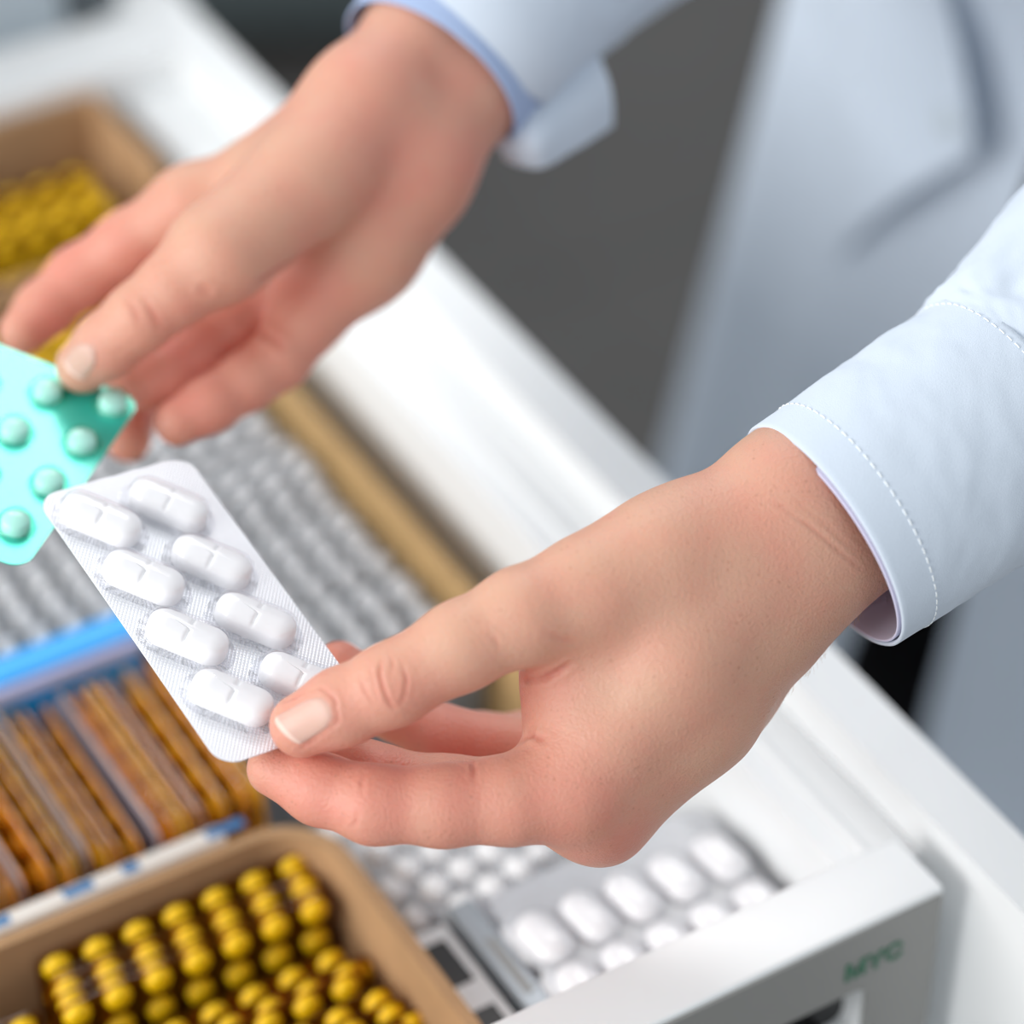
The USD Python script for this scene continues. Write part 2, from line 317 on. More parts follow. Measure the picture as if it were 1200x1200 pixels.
def creases(mesh, lines):
    """Folds pressed into the skin: (pixels, width mm, depth mm). Returns the mesh and how deep in a fold each vertex lies."""
    N = mesh.vertex_normals.copy(); V = np.array(mesh.vertices); cr = np.zeros(len(V)); off = np.zeros(len(V))
    for px, w, dep in lines:
        p = hit(mesh, px)
        t = np.linspace(0, 1, len(p)); tt = np.linspace(0, 1, len(p) * 4); p = np.stack([np.interp(tt, t, p[:, k]) for k in range(3)], 1)
        c = np.where((np.abs(V - p.mean(0)) < np.ptp(p, axis=0) / 2 + 0.012).all(1))[0]
        d = near(V[c], p) * 1000 / w
        endd = np.minimum(np.linalg.norm(V[c] - p[0], axis=1), np.linalg.norm(V[c] - p[-1], axis=1)) * 1000
        fade = np.clip(endd / 2.5, 0.25, 1)
        off[c] += (-dep * np.exp(-d * d) + 0.35 * dep * np.exp(-(d - 2.2) ** 2)) * fade / 1000
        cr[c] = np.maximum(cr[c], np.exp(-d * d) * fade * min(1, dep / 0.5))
    mesh.vertices = V + N * off[:, None]; return mesh, cr
def nail(mesh, outline, lift, axis_px):
    """A fingernail: a thin curved plate that follows the fingertip under the outline (pixels: four corners tip-a, tip-b, root-b, root-a)."""
    a, b, c, d = (np.array(o, float) for o in outline); n, m = 22, 16
    s = np.linspace(0, 1, n)[:, None, None]; t = np.linspace(0, 1, m)[None, :, None]
    wd = np.where(s < .12, .82 + .18 * np.sqrt(s / .12), np.where(s > .62, np.sqrt(np.maximum(0, 1 - ((s - .62) / .40) ** 2 * .72)), 1.0)); tw = .5 + (t - .5) * wd
    bow = np.array(axis_px) * (0.55 * s ** 2 * np.sin(np.pi * t) - 0.22 * (1 - s) ** 2 * np.sin(np.pi * t))
    g = (1 - s) * ((1 - tw) * a + tw * b) + s * ((1 - tw) * d + tw * c) + bow
    z = hit(mesh, g.reshape(-1, 2)).reshape(n, m, 3)
    k = np.linalg.norm(g[0, -1] - g[0, 0])
    from scipy.ndimage import gaussian_filter
    dep = PX(z)[..., 2]; dep = gaussian_filter(dep, 2.0, mode='nearest')
    z = P(g[..., 0][..., None], g[..., 1][..., None], dep[..., None])
    nv = np.cross(z[-1, m // 2] - z[0, m // 2], z[n // 2, -1] - z[n // 2, 0]); nv /= np.linalg.norm(nv); nv *= -np.sign(nv @ FW)
    ed = np.minimum(np.minimum(t[..., 0], 1 - t[..., 0]) * 6, np.minimum((1 - s[..., 0]) * 7, 1)); ed = np.clip(ed, 0, 1)
    top = z + nv * (lift * (0.1 + 0.9 * ed[..., None] ** 0.7))
    return top, nv

# ------------------------------------------------------------------ the near hand (the person's left hand), holding the white blister pack
NEAR_PALM = [
    [(1400, 310, .910, 26), (1177, 484, .866, 19), (1060, 548, .852, 16.5), (990, 556, .843, 16.2), (932, 574, .834, 16.4), (800, 645, .824, 15.5)],      # radial side of the forearm into the thumb root
    [(1430, 330, .905, 28), (1200, 510, .864, 21), (1070, 585, .845, 17.5), (974, 640, .836, 14.5), (905, 728, .840, 13.0)],      # ulnar side
    [(800, 645, .824, 15.5), (700, 693, .815, 13.5)],
    [(932, 600, .829, 16), (790, 770, .822, 15), (665, 922, .823, 13.6)],                                                       # second metacarpal
    [(945, 625, .834, 14.5), (805, 805, .831, 14), (690, 943, .832, 12.6)],
    [(690, 745, .828, 13.5), (676, 790, .829, 12.8), (674, 845, .830, 12.5)],
    [(950, 650, .836, 14), (820, 838, .838, 13), (706, 958, .840, 12.4)],                                                       # third
    [(960, 650, .846, 13), (850, 800, .853, 12), (740, 915, .858, 11)],                                                         # fourth
    [(960, 650, .856, 12), (850, 780, .868, 12), (735, 880, .876, 10.5)],                                                       # fifth
    [(800, 690, .838, 14), (720, 800, .842, 12), (690, 850, .845, 12)],                                                         # thenar mass and web
]
NEAR_FINGERS = [
    ([(760, 662, .818, 14.2), (612, 722, .808, 12.6), (540, 757, .806, 11.4), (458, 803, .8055, 10.6), (400, 829, .8085, 10.0), (354, 850, .8125, 8.7)], 0.010),   # thumb
    ([(665, 922, .823, 13.4), (600, 938, .819, 11.6), (520, 944, .817, 10.7), (438, 943, .8165, 10.2), (375, 925, .821, 9.2), (322, 901, .8255, 7.6)], 0.006),    # index
    ([(706, 950, .841, 12), (600, 930, .842, 10.2), (525, 928, .841, 9.6), (440, 912, .842, 9.0), (380, 880, .848, 8.2), (345, 850, .853, 7.0)], 0.006),          # middle
    ([(740, 905, .860, 10.5), (640, 880, .866, 9.6), (525, 868, .868, 9.0), (462, 830, .872, 8.4), (398, 779, .8735, 6.9)], 0.005),                               # ring
    ([(735, 875, .878, 10), (625, 868, .884, 8.4), (560, 868, .890, 7.8), (520, 905, .893, 7.2), (560, 935, .892, 6.4)], 0.005),                                 # little finger, curled
]
near_hand = hand(NEAR_PALM, NEAR_FINGERS, 0.00065, 0.012, 0.004)
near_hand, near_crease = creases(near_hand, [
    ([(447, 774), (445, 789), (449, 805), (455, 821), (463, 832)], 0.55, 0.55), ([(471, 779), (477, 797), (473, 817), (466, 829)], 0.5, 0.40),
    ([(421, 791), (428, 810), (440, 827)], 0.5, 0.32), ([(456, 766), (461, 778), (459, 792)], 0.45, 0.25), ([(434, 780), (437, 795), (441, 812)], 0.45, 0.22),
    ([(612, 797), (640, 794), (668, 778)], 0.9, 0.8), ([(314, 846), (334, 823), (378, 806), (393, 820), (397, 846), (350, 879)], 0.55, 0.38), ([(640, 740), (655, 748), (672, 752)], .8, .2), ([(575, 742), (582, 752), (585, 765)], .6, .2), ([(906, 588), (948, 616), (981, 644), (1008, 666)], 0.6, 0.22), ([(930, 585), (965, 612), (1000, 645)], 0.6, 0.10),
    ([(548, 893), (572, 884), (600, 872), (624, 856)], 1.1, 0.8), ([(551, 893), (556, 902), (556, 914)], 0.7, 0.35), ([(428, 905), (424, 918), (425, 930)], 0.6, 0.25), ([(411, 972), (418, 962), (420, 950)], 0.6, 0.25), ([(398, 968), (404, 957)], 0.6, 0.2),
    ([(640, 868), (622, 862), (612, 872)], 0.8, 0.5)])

# ------------------------------------------------------------------ the far hand (the person's right hand), holding the green blister pack
FAR_PALM = [
    [(700, -190, 1.02, 24), (560, -30, .958, 18), (500, 40, .942, 16.2), (425, 122, .928, 15.4), (380, 190, .918, 15.0)],
    [(760, -130, 1.02, 23), (625, 30, .962, 17), (560, 90, .948, 15.8), (494, 178, .938, 15.6), (440, 250, .936, 15)],
    [(380, 190, .918, 15), (262, 292, .902, 13.2)],
    [(430, 130, .930, 15), (330, 205, .934, 13), (225, 240, .938, 11.5)],
    [(440, 170, .938, 14), (345, 255, .944, 12), (262, 290, .950, 11)],
    [(460, 200, .940, 14), (400, 280, .944, 13), (318, 335, .948, 10.8)],
    [(480, 220, .938, 15), (430, 300, .938, 12.6), (362, 372, .936, 10.2)],
]
FAR_FINGERS = [
    ([(345, 225, .912, 14), (252, 300, .900, 13.0), (205, 338, .899, 10.8), (163, 372, .899, 9.8), (125, 405, .9035, 9.3), (97, 429, .908, 8.2)], 0.010),
    ([(225, 240, .938, 11.4), (150, 285, .944, 9.8), (92, 326, .948, 9.6), (52, 362, .945, 8.6), (27, 388, .940, 7.4)], 0.007),
    ([(262, 290, .950, 11), (205, 365, .960, 9.8), (165, 430, .960, 9.3), (150, 480, .952, 8.6), (150, 514, .944, 7.4)], 0.007),
    ([(318, 335, .948, 10.6), (268, 384, .942, 9.8), (224, 416, .934, 9.3), (190, 438, .928, 8.4), (170, 452, .925, 7.6)], 0.006),
    ([(362, 372, .936, 10), (328, 420, .932, 9.2), (290, 446, .928, 8.8), (246, 474, .923, 8.2), (208, 495, .920, 7.2)], 0.006),
]
far_hand = hand(FAR_PALM, FAR_FINGERS, 0.0012, 0.012, 0.004)
far_hand, far_crease = creases(far_hand, [([(240, 338), (280, 372), (330, 405)], 1.2, 0.8), ([(300, 330), (350, 300), (385, 280)], 1.2, 0.5), ([(170, 352), (180, 368), (186, 384)], 0.9, 0.4), ([(150, 352), (158, 362), (163, 380)], 0.9, 0.3)])
person = thing('person', 'person in a white lab coat holding a blister pack in each hand', 'person')
def flush_of(V, spots):
    w = np.full(len(V), 0.10)
    for px, r, a in spots: w = np.maximum(w, a * np.exp(-((np.linalg.norm(V - P(*px), axis=1) / r) ** 2)))
    return w
near_flush = flush_of(near_hand.vertices, [((330, 870, .815), .030, .75), ((460, 800, .800), .018, .45), ((400, 940, .818), .040, .85), ((540, 940, .815), .030, .7), ((660, 940, .81), .026, .6), ((705, 990, .83), .025, .6),
    ((520, 880, .865), .035, .9), ((400, 780, .87), .03, .95), ((640, 800, .83), .018, .8), ((600, 860, .88), .03, .6), ((940, 560, .81), .03, .35)])
far_flush = flush_of(far_hand.vertices, [((90, 330, .94), .045, .75), ((100, 425, .90), .025, .5), ((200, 450, .93), .05, .85), ((330, 400, .93), .035, .7), ((300, 360, .93), .03, .65), ((520, 160, .93), .05, .55)])
# the rest of the body, under the clothes
SHL, SHR, HIP = np.array([.44, 1.02, 1.33]), np.array([.10, 1.28, 1.33]), np.array([.300, 1.150, .90])
fdb = Field([-.15, .70, .0], [.62, 1.50, 1.56], 0.009)
bod = fdb.new()
for a, b, ra, rb in [(P(1177, 489, .864), P(1700, 120, .93), .030, .031), (P(1700, 120, .93), SHL, .031, .042), (P(560, 20, .955), P(860, -330, 1.13), .024, .029), (P(860, -330, 1.13), SHR, .029, .042),
                     (SHL + [-.03, .025, 0], SHR + [.03, -.025, 0], .045, .045), (SHL + [-.05, .04, -.06], HIP + [.05, -.04, .05], .07, .08), (SHR + [.05, -.04, -.06], HIP + [-.05, .04, .05], .08, .08),
                     (HIP + [.060, -.035, 0], HIP + [.075, -.045, -.82], .072, .045), (HIP + [-.060, .035, 0], HIP + [-.075, .045, -.82], .072, .045), ((SHL + SHR) / 2, (SHL + SHR) / 2 + [0, 0, .13], .055, .05)]:
    fdb.cone(bod, a, b, ra, rb, .03)
body_rest = smooth(surface_nets(bod, fdb.lo, fdb.h), 4)
body = trimesh.Trimesh(np.vstack([near_hand.vertices, far_hand.vertices, body_rest.vertices]),
    np.vstack([near_hand.faces, far_hand.faces + len(near_hand.vertices), body_rest.faces + len(near_hand.vertices) + len(far_hand.vertices)]), process=False)
zz = np.zeros(len(body_rest.vertices))
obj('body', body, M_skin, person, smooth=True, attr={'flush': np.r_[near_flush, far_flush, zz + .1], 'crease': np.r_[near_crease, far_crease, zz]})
def add_nail(mesh, outline, lift, ax, name):
    top, nv = nail(mesh, outline, lift, ax)
    k = 3
    n1 = obj('fingernail', sheet_mesh(top[k - 1:], -nv * 0.0012), M_nail, person, smooth=50)
    obj('nail_tip', sheet_mesh(top[:k], -nv * 0.0006), M_nailtip, person, smooth=50)
add_nail(near_hand, [(319, 842), (350, 874), (394, 846), (376, 811)], 0.00045, (11, -4), 'thumb')
add_nail(far_hand, [(72, 422), (98, 447), (117, 420), (95, 398)], 0.0006, (8, -8), 'thumb')

# ------------------------------------------------------------------ sleeves
def ring_frame(c, e1, w):                                # unit axes of a ring: e1 in its plane, e2 across
    e1 = e1 - w * (e1 @ w); e1 /= np.linalg.norm(e1); return e1, np.cross(w, e1)
def sleeve(rings, n=120, m=60, thick=.0012, wr=0.0, seed=1, pleat=0.0, back=None):
    """rings: (px, py, depth, (dx, dy) of the half-width in pixels, half-depth in mm). A closed cloth tube, its edge turned in."""
    c = np.array([P(*r[:3]) for r in rings]); h = [r[2] / FPX * math.hypot(*r[3]) for r in rings]
    t = np.linspace(0, len(rings) - 1, m); ii = np.arange(len(rings))
    from scipy.interpolate import PchipInterpolator as PI
    C = PI(ii, c)(t); W = np.gradient(C, axis=0); W /= np.linalg.norm(W, axis=1, keepdims=True)
    E = PI(ii, np.array([(r[3][0] * RT - r[3][1] * UP) for r in rings]))(t); A = PI(ii, h)(t); B = PI(ii, [r[4] / 1000 for r in rings])(t)
    ph = np.linspace(0, 2 * np.pi, n, endpoint=False); out = []
    for k in range(m):
        e1, e2 = ring_frame(C[k], E[k], W[k])
        rad = np.stack([np.cos(ph), np.sin(ph)], 1); s = t[k]
        q = np.stack([np.cos(ph) * 2.2, np.sin(ph) * 2.2, np.full(n, s * 2.6)], 1)
        w = 1 + wr * min(1, s * 1.2) * (meshkit.fbm(q + seed * 7.1, 3, seed) - .5) * 2
        w = w + pleat * np.exp(-((s - 1.25) / .25) ** 2) * np.sin(ph * 9 + 1.0) ** 3
        out.append(C[k] + (A[k] * w * np.cos(ph))[:, None] * e1 + (B[k] * w * np.sin(ph))[:, None] * e2)
    o = np.array(out); cc = o.mean(1, keepdims=True); rr = np.linalg.norm(o - cc, axis=2, keepdims=True)
    inner = cc + (o - cc) * (1 - thick / rr)
    Wd = (o[1] - o[0]); lip0 = (o[0] + inner[0]) / 2 - W[0] * thick * .6
    seq = np.concatenate([o[::-1], lip0[None], inner], 0)  # from the far outer end to the rim and back inside
    N = len(seq); v = seq.reshape(-1, 3); f = []
    i, j = np.meshgrid(np.arange(N - 1), np.arange(n), indexing='ij'); j2 = (j + 1) % n
    a, b, c2, d = (i * n + j).ravel(), (i * n + j2).ravel(), ((i + 1) * n + j2).ravel(), ((i + 1) * n + j).ravel()
    f = np.vstack([np.stack([a, b, c2], 1), np.stack([a, c2, d], 1), np.stack([(N - 1) * n + np.arange(n), (N - 1) * n + (np.arange(n) + 1) % n, (np.arange(n) + 1) % n], 1), np.stack([(N - 1) * n + np.arange(n), (np.arange(n) + 1) % n, np.arange(n)], 1)])
    mm = trimesh.Trimesh(v, f, process=False); mm.fix_normals(); return mm, o, t
def far_rings(el, sh, d, b):                             # the sleeve from the elbow up to the shoulder
    out = []
    for t in (.30, .65, 1.0):
        q = PX(el + (sh - el) * t); out.append((*q, d, b + 10 * t))
    return out
coat = UsdGeom.Xform.Define(stage, '/World/person/lab_coat').GetPrim()
NS = [(966, 628, .836, (99, 116), 30), (1072, 558, .846, (100, 119), 32), (1177, 489, .858, (102, 121), 34), (1390, 325, .890, (128, 165), 46), (1640, 140, .930, (135, 180), 54)] + far_rings(P(1700, 120, .93), SHL, (150, 120), 58)
cuff, co, ct = sleeve(NS[:3], wr=.03, seed=3, m=50)
obj('cuff', cuff, M_coat, coat, smooth=True)
NS2 = [(1150, 508, .8555, (94, 112), 31), (1192, 478, .861, (107, 127), 36)] + NS[3:]
slv, so_, st_ = sleeve(NS2, wr=.09, seed=5, pleat=.022, m=150)
obj('sleeve', slv, M_coat, coat, smooth=True)
ins = [(964, 630, .836, (94, 110), 28), (1072, 558, .846, (92, 109), 29), (1177, 489, .858, (94, 112), 31)]
lin, _, _ = sleeve(ins, wr=.04, seed=9, m=30, thick=.0008)
shirt = UsdGeom.Xform.Define(stage, '/World/person/shirt').GetPrim()
obj('shirt_cuff', lin, M_lining, shirt, smooth=True)
def stitches(o, row, offs, mat, parent, every=0.0030, ln=0.0019, r=0.00022):
    p = o[row] + 0; cen = p.mean(0); p = np.vstack([p, p[:1]]); L = np.r_[0, np.cumsum(np.linalg.norm(np.diff(p, axis=0), axis=1))]
    ms = []
    for s in np.arange(0, L[-1], every):
        a, b = (np.array([np.interp(x, L, p[:, k]) for k in range(3)]) for x in (s, s + ln))
        up = (a - cen) / np.linalg.norm(a - cen); a, b = a + up * .0001, b + up * .0001
        ms.append(tube_mesh([a, (a + b) / 2 + up * .00012, b], r, 5))
    tag(obj('stitching', cat(*ms), mat, parent, smooth=True), kind='stuff')
stitches(co, 8, 0, M_seam, coat); stitches(co, 47, 0, M_seam, coat)
# far sleeve: blue shirt cuff inside the coat sleeve, the coat's cuff vent hanging open
FS = [(549, 38, .953, (82, 96), 31), (620, -45, .972, (92, 104), 35), (735, -180, 1.04, (112, 132), 48), (855, -325, 1.130, (118, 118), 56)] + far_rings(P(860, -330, 1.13), SHR, (120, 60), 58)
slv2, fo, _ = sleeve(FS, wr=.06, seed=12, m=110); obj('sleeve', slv2, M_coat, coat, smooth=True)
FI = [(505, 88, .944, (80, 90), 27), (600, -30, .966, (84, 96), 30)]
sh2, _, _ = sleeve(FI, wr=.04, seed=15, m=24, thick=.001); obj('shirt_cuff', sh2, M_shirt, shirt, smooth=True)
# open cuff vent: two folded cloth flaps
def patch(corners, n=24, bulge=0.0, thick=.0013, seed=1, amp=.002):
    """A cloth panel between four or more px/depth points on two rails: corners = (rail a, rail b), each a list of (px, py, depth)."""
    from scipy.interpolate import PchipInterpolator as PI
    ra, rb = (np.array([P(*q) for q in r]) for r in corners); s = np.linspace(0, 1, n)
    A, B = (PI(np.linspace(0, 1, len(r)), r)(s) for r in (ra, rb)); t = np.linspace(0, 1, n)[None, :, None]
    g = A[:, None] * (1 - t) + B[:, None] * t
    nv = np.cross(B[n // 2] - A[n // 2], A[-1] - A[0]); nv /= np.linalg.norm(nv); nv *= -np.sign(nv @ FW)
    g = g + nv * (bulge * np.sin(np.pi * t) + amp * (meshkit.fbm(g * 22 + seed, 3, seed)[..., None] - .5) * 2)
    return sheet_mesh(g, -nv * thick)
obj('cuff_flap', patch(([(575, 170, .950), (610, 150, .945), (645, 90, .955), (700, 60, .965)], [(590, 184, .952), (628, 198, .950), (672, 178, .960), (718, 148, .975)]), bulge=.004), M_coat, coat, smooth=40)

hv = np.where((np.abs(near_hand.vertices - P(972, 706, .836)) < .022).all(1))[0]; hq = PX(near_hand.vertices[hv]); hv = hv[(hq[:, 0] > 905) & (hq[:, 0] < 1010) & (hq[:, 1] > 640)]
pick = rng.choice(hv, 260, replace=False); hn = near_hand.vertex_normals[pick]; dirn = -(.75 * RT - .55 * UP) * -1; pts = []; 
for p, q in zip(near_hand.vertices[pick], hn):
    d = .7 * (-.7 * RT - .7 * UP) + .55 * q + rng.normal(0, .15, 3); d /= np.linalg.norm(d); l = rng.uniform(.0008, .0024)
    pts += [p, p + d * l * .5 + q * l * .08, p + d * l]
hc = UsdGeom.BasisCurves.Define(stage, '/World/person/arm_hair'); hc.CreatePointsAttr(Vt.Vec3fArray.FromNumpy(np.array(pts, np.float32))); hc.CreateCurveVertexCountsAttr(Vt.IntArray([3] * 260))
hc.CreateTypeAttr('linear'); hc.CreateWidthsAttr(Vt.FloatArray([.00004])); hc.SetWidthsInterpolation('constant'); UsdShade.MaterialBindingAPI.Apply(hc.GetPrim()).Bind(M_hair); tag(hc.GetPrim(), kind='stuff')

# ------------------------------------------------------------------ blister packs
def loft(levels, half, n_arc=14, n_st=25, score=0.0):
    """An oblong tablet standing on z = 0: levels (z, radius); half = half the straight length along x. score: depth of the groove across its top."""
    a1 = np.linspace(-np.pi / 2, np.pi / 2, n_arc); xs = np.linspace(half, -half, n_st)[1:-1] if half > 0 else np.array([])
    rings = []
    for z, r in levels:
        right = np.stack([half + r * np.cos(a1), r * np.sin(a1)], 1); top = np.stack([xs, np.full(len(xs), r)], 1)
        p = np.vstack([right, top, -right, -top]); rings.append(np.column_stack([p, np.full(len(p), z)]))
    rings = np.array(rings)
    if score:
        k = np.exp(-(rings[..., 0] / .00045) ** 2) * score; zt = levels[-1][0]
        rings[..., 2] -= k * np.clip((rings[..., 2] - zt * .62) / (zt * .2), 0, 1)
    n = rings.shape[1]; v = rings.reshape(-1, 3); L = len(rings); f = []
    i, j = np.meshgrid(np.arange(L - 1), np.arange(n), indexing='ij'); j2 = (j + 1) % n
    a, b, c, d = (i * n + j).ravel(), (i * n + j2).ravel(), ((i + 1) * n + j2).ravel(), ((i + 1) * n + j).ravel()
    f = [np.stack([a, b, c], 1), np.stack([a, c, d], 1)]
    k = len(v); v = np.vstack([v, [[0, 0, levels[0][0]]], [[0, 0, rings[-1, :, 2].max()]]])
    # cap the top strip to its opposite side
    m = (L - 1) * n; idx = np.arange(n)
    f += [np.stack([np.full(n, k), (idx + 1) % n, idx], 1)]
    half_n = n // 2; opp = (n_arc - 1 + np.arange(0)).astype(int)
    # zip the two long sides together
    A = [(n_arc - 1 - q) for q in range(n_arc)]          # not used for the zip of arcs
    poly = Polygon(rings[-1, :, :2])
    try:
        import mapbox_earcut
    except Exception: pass
    vv, ff = trimesh.creation.triangulate_polygon(poly, engine='earcut')
    from scipy.spatial import cKDTree
    id2 = cKDTree(rings[-1, :, :2]).query(vv)[1]; ff = id2[ff]
    cr = np.cross(rings[-1, ff[:, 1], :2] - rings[-1, ff[:, 0], :2], rings[-1, ff[:, 2], :2] - rings[-1, ff[:, 0], :2]); ff[cr < 0] = ff[cr < 0][:, ::-1]
    f.append(ff + m)
    return trimesh.Trimesh(v, np.vstack(f), process=False)
def dome_levels(h, r, side=0.55, off=0.0):
    return [(0, r + off), (h * side * .5, r + off), (h * side, r + off - .0001), (h * (side + .18), r * .93 + off), (h * (side + .31), r * .76 + off), (h * (side + .40), r * .50 + off), (h, r * .14 + off * .5)]
def round_sheet(w, l, r, t=.0004):
    p = sbox(-w / 2 + r, -l / 2 + r, w / 2 - r, l / 2 - r).buffer(r, quad_segs=8)
    m = trimesh.creation.extrude_polygon(p, t, engine='earcut'); m.apply_translation([0, 0, -t]); return m
def foil(name, base, lines, metal, rough, tint2, strength=0.5, sc=0.0009):
    """Embossed foil: a fine waffle of ridges in the pack's own axes."""
    n = {'tc': ('texture_coordinate', {}), 'm1': ('mapping', {'rotation': (0, 0, 0.70)}), 'm2': ('mapping', {'rotation': (0, 0, -0.87)}),
         'w1': ('wave_texture', {'scale': lines, 'bands_direction': 'x'}), 'w2': ('wave_texture', {'scale': lines, 'bands_direction': 'x'}), 'mx': ('math', {'math_type': 'minimum'}),
         'bp': ('bump', {'strength': strength, 'distance': sc}), 'rp': ('rgb_ramp', {'ramp': [(0.0, tint2), (0.55, base)]}),
         'p': ('principled_bsdf', {'metallic': metal, 'roughness': rough})}
    return mat(name, n, [('tc.object', 'm1.vector'), ('tc.object', 'm2.vector'), ('m1.vector', 'w1.vector'), ('m2.vector', 'w2.vector'), ('w1.fac', 'mx.value1'), ('w2.fac', 'mx.value2'),
                         ('mx.value', 'bp.height'), ('mx.value', 'rp.fac'), ('rp.color', 'p.base_color'), ('bp.normal', 'p.normal')])
M_foil = foil('silver_white_foil', (0.88, 0.89, 0.92), 320.0, 0.20, 0.36, (0.74, 0.76, 0.82), strength=0.25)
M_tablet = plain('white_tablet', (0.92, 0.92, 0.93), 0.45)
M_film = clear('clear_film', (0.97, 0.97, 0.98), body=0.06)
M_teal = plain('green_film_on_foil', (0.02, 0.62, 0.50), 0.34, metal=0.35, coat_weight=1.0, coat_roughness=0.22)
M_tealtab = plain('pale_green_tablet', (0.88, 0.94, 0.92), 0.4)
M_tealfilm = clear('green_film', (0.70, 0.94, 0.89), body=0.03)
def plane_hit(p0, n, x, y):
    r = P(x, y, 1.0) - EYE; return EYE + r * (((p0 - EYE) @ n) / (r @ n))
# white pack in the near hand
n_w = .4 * RT + 1.0 * UP - FW; n_w /= np.linalg.norm(n_w); p0 = P(355, 848, .8245)
TL, TR, BL = (plane_hit(p0, n_w, *q) for q in ((41, 583), (223, 540), (260, 899)))
ax = (BL - TL) / np.linalg.norm(BL - TL); ay = TR - TL; ay -= ax * (ay @ ax); wid = np.linalg.norm(ay); ay /= wid; lng = np.linalg.norm(BL - TL)
if np.cross(ax, ay) @ n_w < 0: ay = ay
zax = np.cross(ax, ay); sgn = np.sign(zax @ n_w)
cen = TL + ax * lng / 2 + ay * wid / 2
WM = frame(cen, ax, ay * sgn, n_w)
wp = thing('blister_pack', 'white blister pack of eight oblong tablets held in the near hand', 'blister pack', WM)
obj('foil_sheet', round_sheet(lng, wid, .0065), M_foil, wp, smooth=30)
WI = np.linalg.inv(WM); tabs = []
tl = loft(dome_levels(.0066, .0053), .0064, score=.0007); fl_ = loft([(0, .0080), (.0003, .0068), (.0012, .0061), (.0038, .0060), (.0056, .0054), (.0067, .0042), (.0072, .0024), (.0073, .0008)], .0064)
g0, g1, g2 = (WI @ np.r_[plane_hit(p0, n_w, x, y + 9), 1] for x, y in ((117, 607), (270, 815), (196, 590)))
d1 = (WI @ np.r_[plane_hit(p0, n_w, 70, 596), 1] - WI @ np.r_[plane_hit(p0, n_w, 163, 634), 1])[:2]; ang = math.atan2(d1[1], d1[0])
for i in range(4):
    for j in range(2):
        q = g0 + (g1 - g0) * i / 3 + (g2 - g0) * j
        T = trimesh.transformations.rotation_matrix(ang, [0, 0, 1]); T[:3, 3] = [q[0], q[1], 0.0]
        a = tl.copy(); a.apply_transform(T); b = fl_.copy(); b.apply_transform(T)
        obj('tablet', a, M_tablet, wp, smooth=40); obj('film_pocket', b, M_film, wp, smooth=50)
# green pack in the far hand
n_g = .27 * RT + UP - FW; n_g /= np.linalg.norm(n_g); q0 = P(97, 440, .9165)
TP, BT, LF = (plane_hit(q0, n_g, *q) for q in ((166, 470), (28, 668), (0, 394)))
gx = (BT - TP) / np.linalg.norm(BT - TP); gy = LF - TP; gy -= gx * (gy @ gx); gy /= np.linalg.norm(gy); gl = np.linalg.norm(BT - TP); gw = .062
sg = np.sign(np.cross(gx, gy) @ n_g); GM = frame(TP + gx * gl / 2 + gy * gw / 2, gx, gy * sg, n_g)
gp = thing('blister_pack', 'bright green blister pack of round tablets held in the far hand', 'blister pack', GM)
obj('foil_sheet', round_sheet(gl, gw, .006), M_teal, gp, smooth=30)
GI = np.linalg.inv(GM); rt = loft(dome_levels(.0040, .0043), 0.0); rf = loft([(0, .0062), (.0004, .0055), (.0012, .0051), (.0030, .0049), (.0041, .0042), (.0047, .0026), (.0049, .0010)], 0.0)
h0, h1, h2 = (GI @ np.r_[plane_hit(q0, n_g, x, y + 7), 1] for x, y in ((132, 468), (18, 610), (55, 455)))
for j in range(4):
    for i in range(-3, 5):
        q = h0 + (h1 - h0) * (i / 3) + (h2 - h0) * j
        if abs(q[0]) < gl / 2 - .0055 and abs(q[1]) < gw / 2 - .0055:
            a = rt.copy(); a.apply_translation([q[0], q[1], 0]); b = rf.copy(); b.apply_translation([q[0], q[1], 0])
            obj('tablet', a, M_tealtab, gp, smooth=40); obj('film_pocket', b, M_tealfilm, gp, smooth=50)

# ------------------------------------------------------------------ what lies in the drawer
def ringwall(v0, v1, u0, u1, r, t, z0, z1):
    o = sbox(v0 + r, u0 + r, v1 - r, u1 - r).buffer(r, quad_segs=6); p = o.difference(o.buffer(-t))
    m = trimesh.creation.extrude_polygon(p, z1 - z0, engine='earcut'); m.apply_translation([0, 0, z0]); m.apply_transform(DM); return m
def amber_mat(name, col, body, gloss=.1):
    return clear(name, col, body=body, rough=.15)
M_amber = clear('amber_film', (0.97, 0.58, 0.05), body=0.80, rough=.2, gloss=.15)
M_amberd = clear('orange_amber_film', (0.95, 0.46, 0.04), body=0.80, rough=.2, gloss=.15)
M_ydark = clear('dark_amber_film', (0.55, 0.28, 0.02), body=0.18, rough=.12, gloss=.12)
M_ytab = plain('yellow_tablet', (1.0, 0.62, 0.002), 0.42)
M_otab = plain('orange_tablet', (0.90, 0.42, 0.008), 0.4)
M_backfoil = plain('lilac_grey_foil_back', (0.58, 0.50, 0.54), 0.35, metal=0.3)
M_gfoil = plain('dull_silver_foil', (0.33, 0.36, 0.39), 0.35, metal=0.5)
M_gtab = plain('silver_white_pocket', (0.90, 0.90, 0.92), 0.4)
M_wpack = clear('milky_film', (0.88, 0.89, 0.91), body=0.55, rough=.2)
UPR = np.eye(4); UPR[:3, 0] = [1, 0, 0]; UPR[:3, 1] = [0, 0, 1]; UPR[:3, 2] = [0, -1, 0]     # pack lying in xy -> standing, front to -y
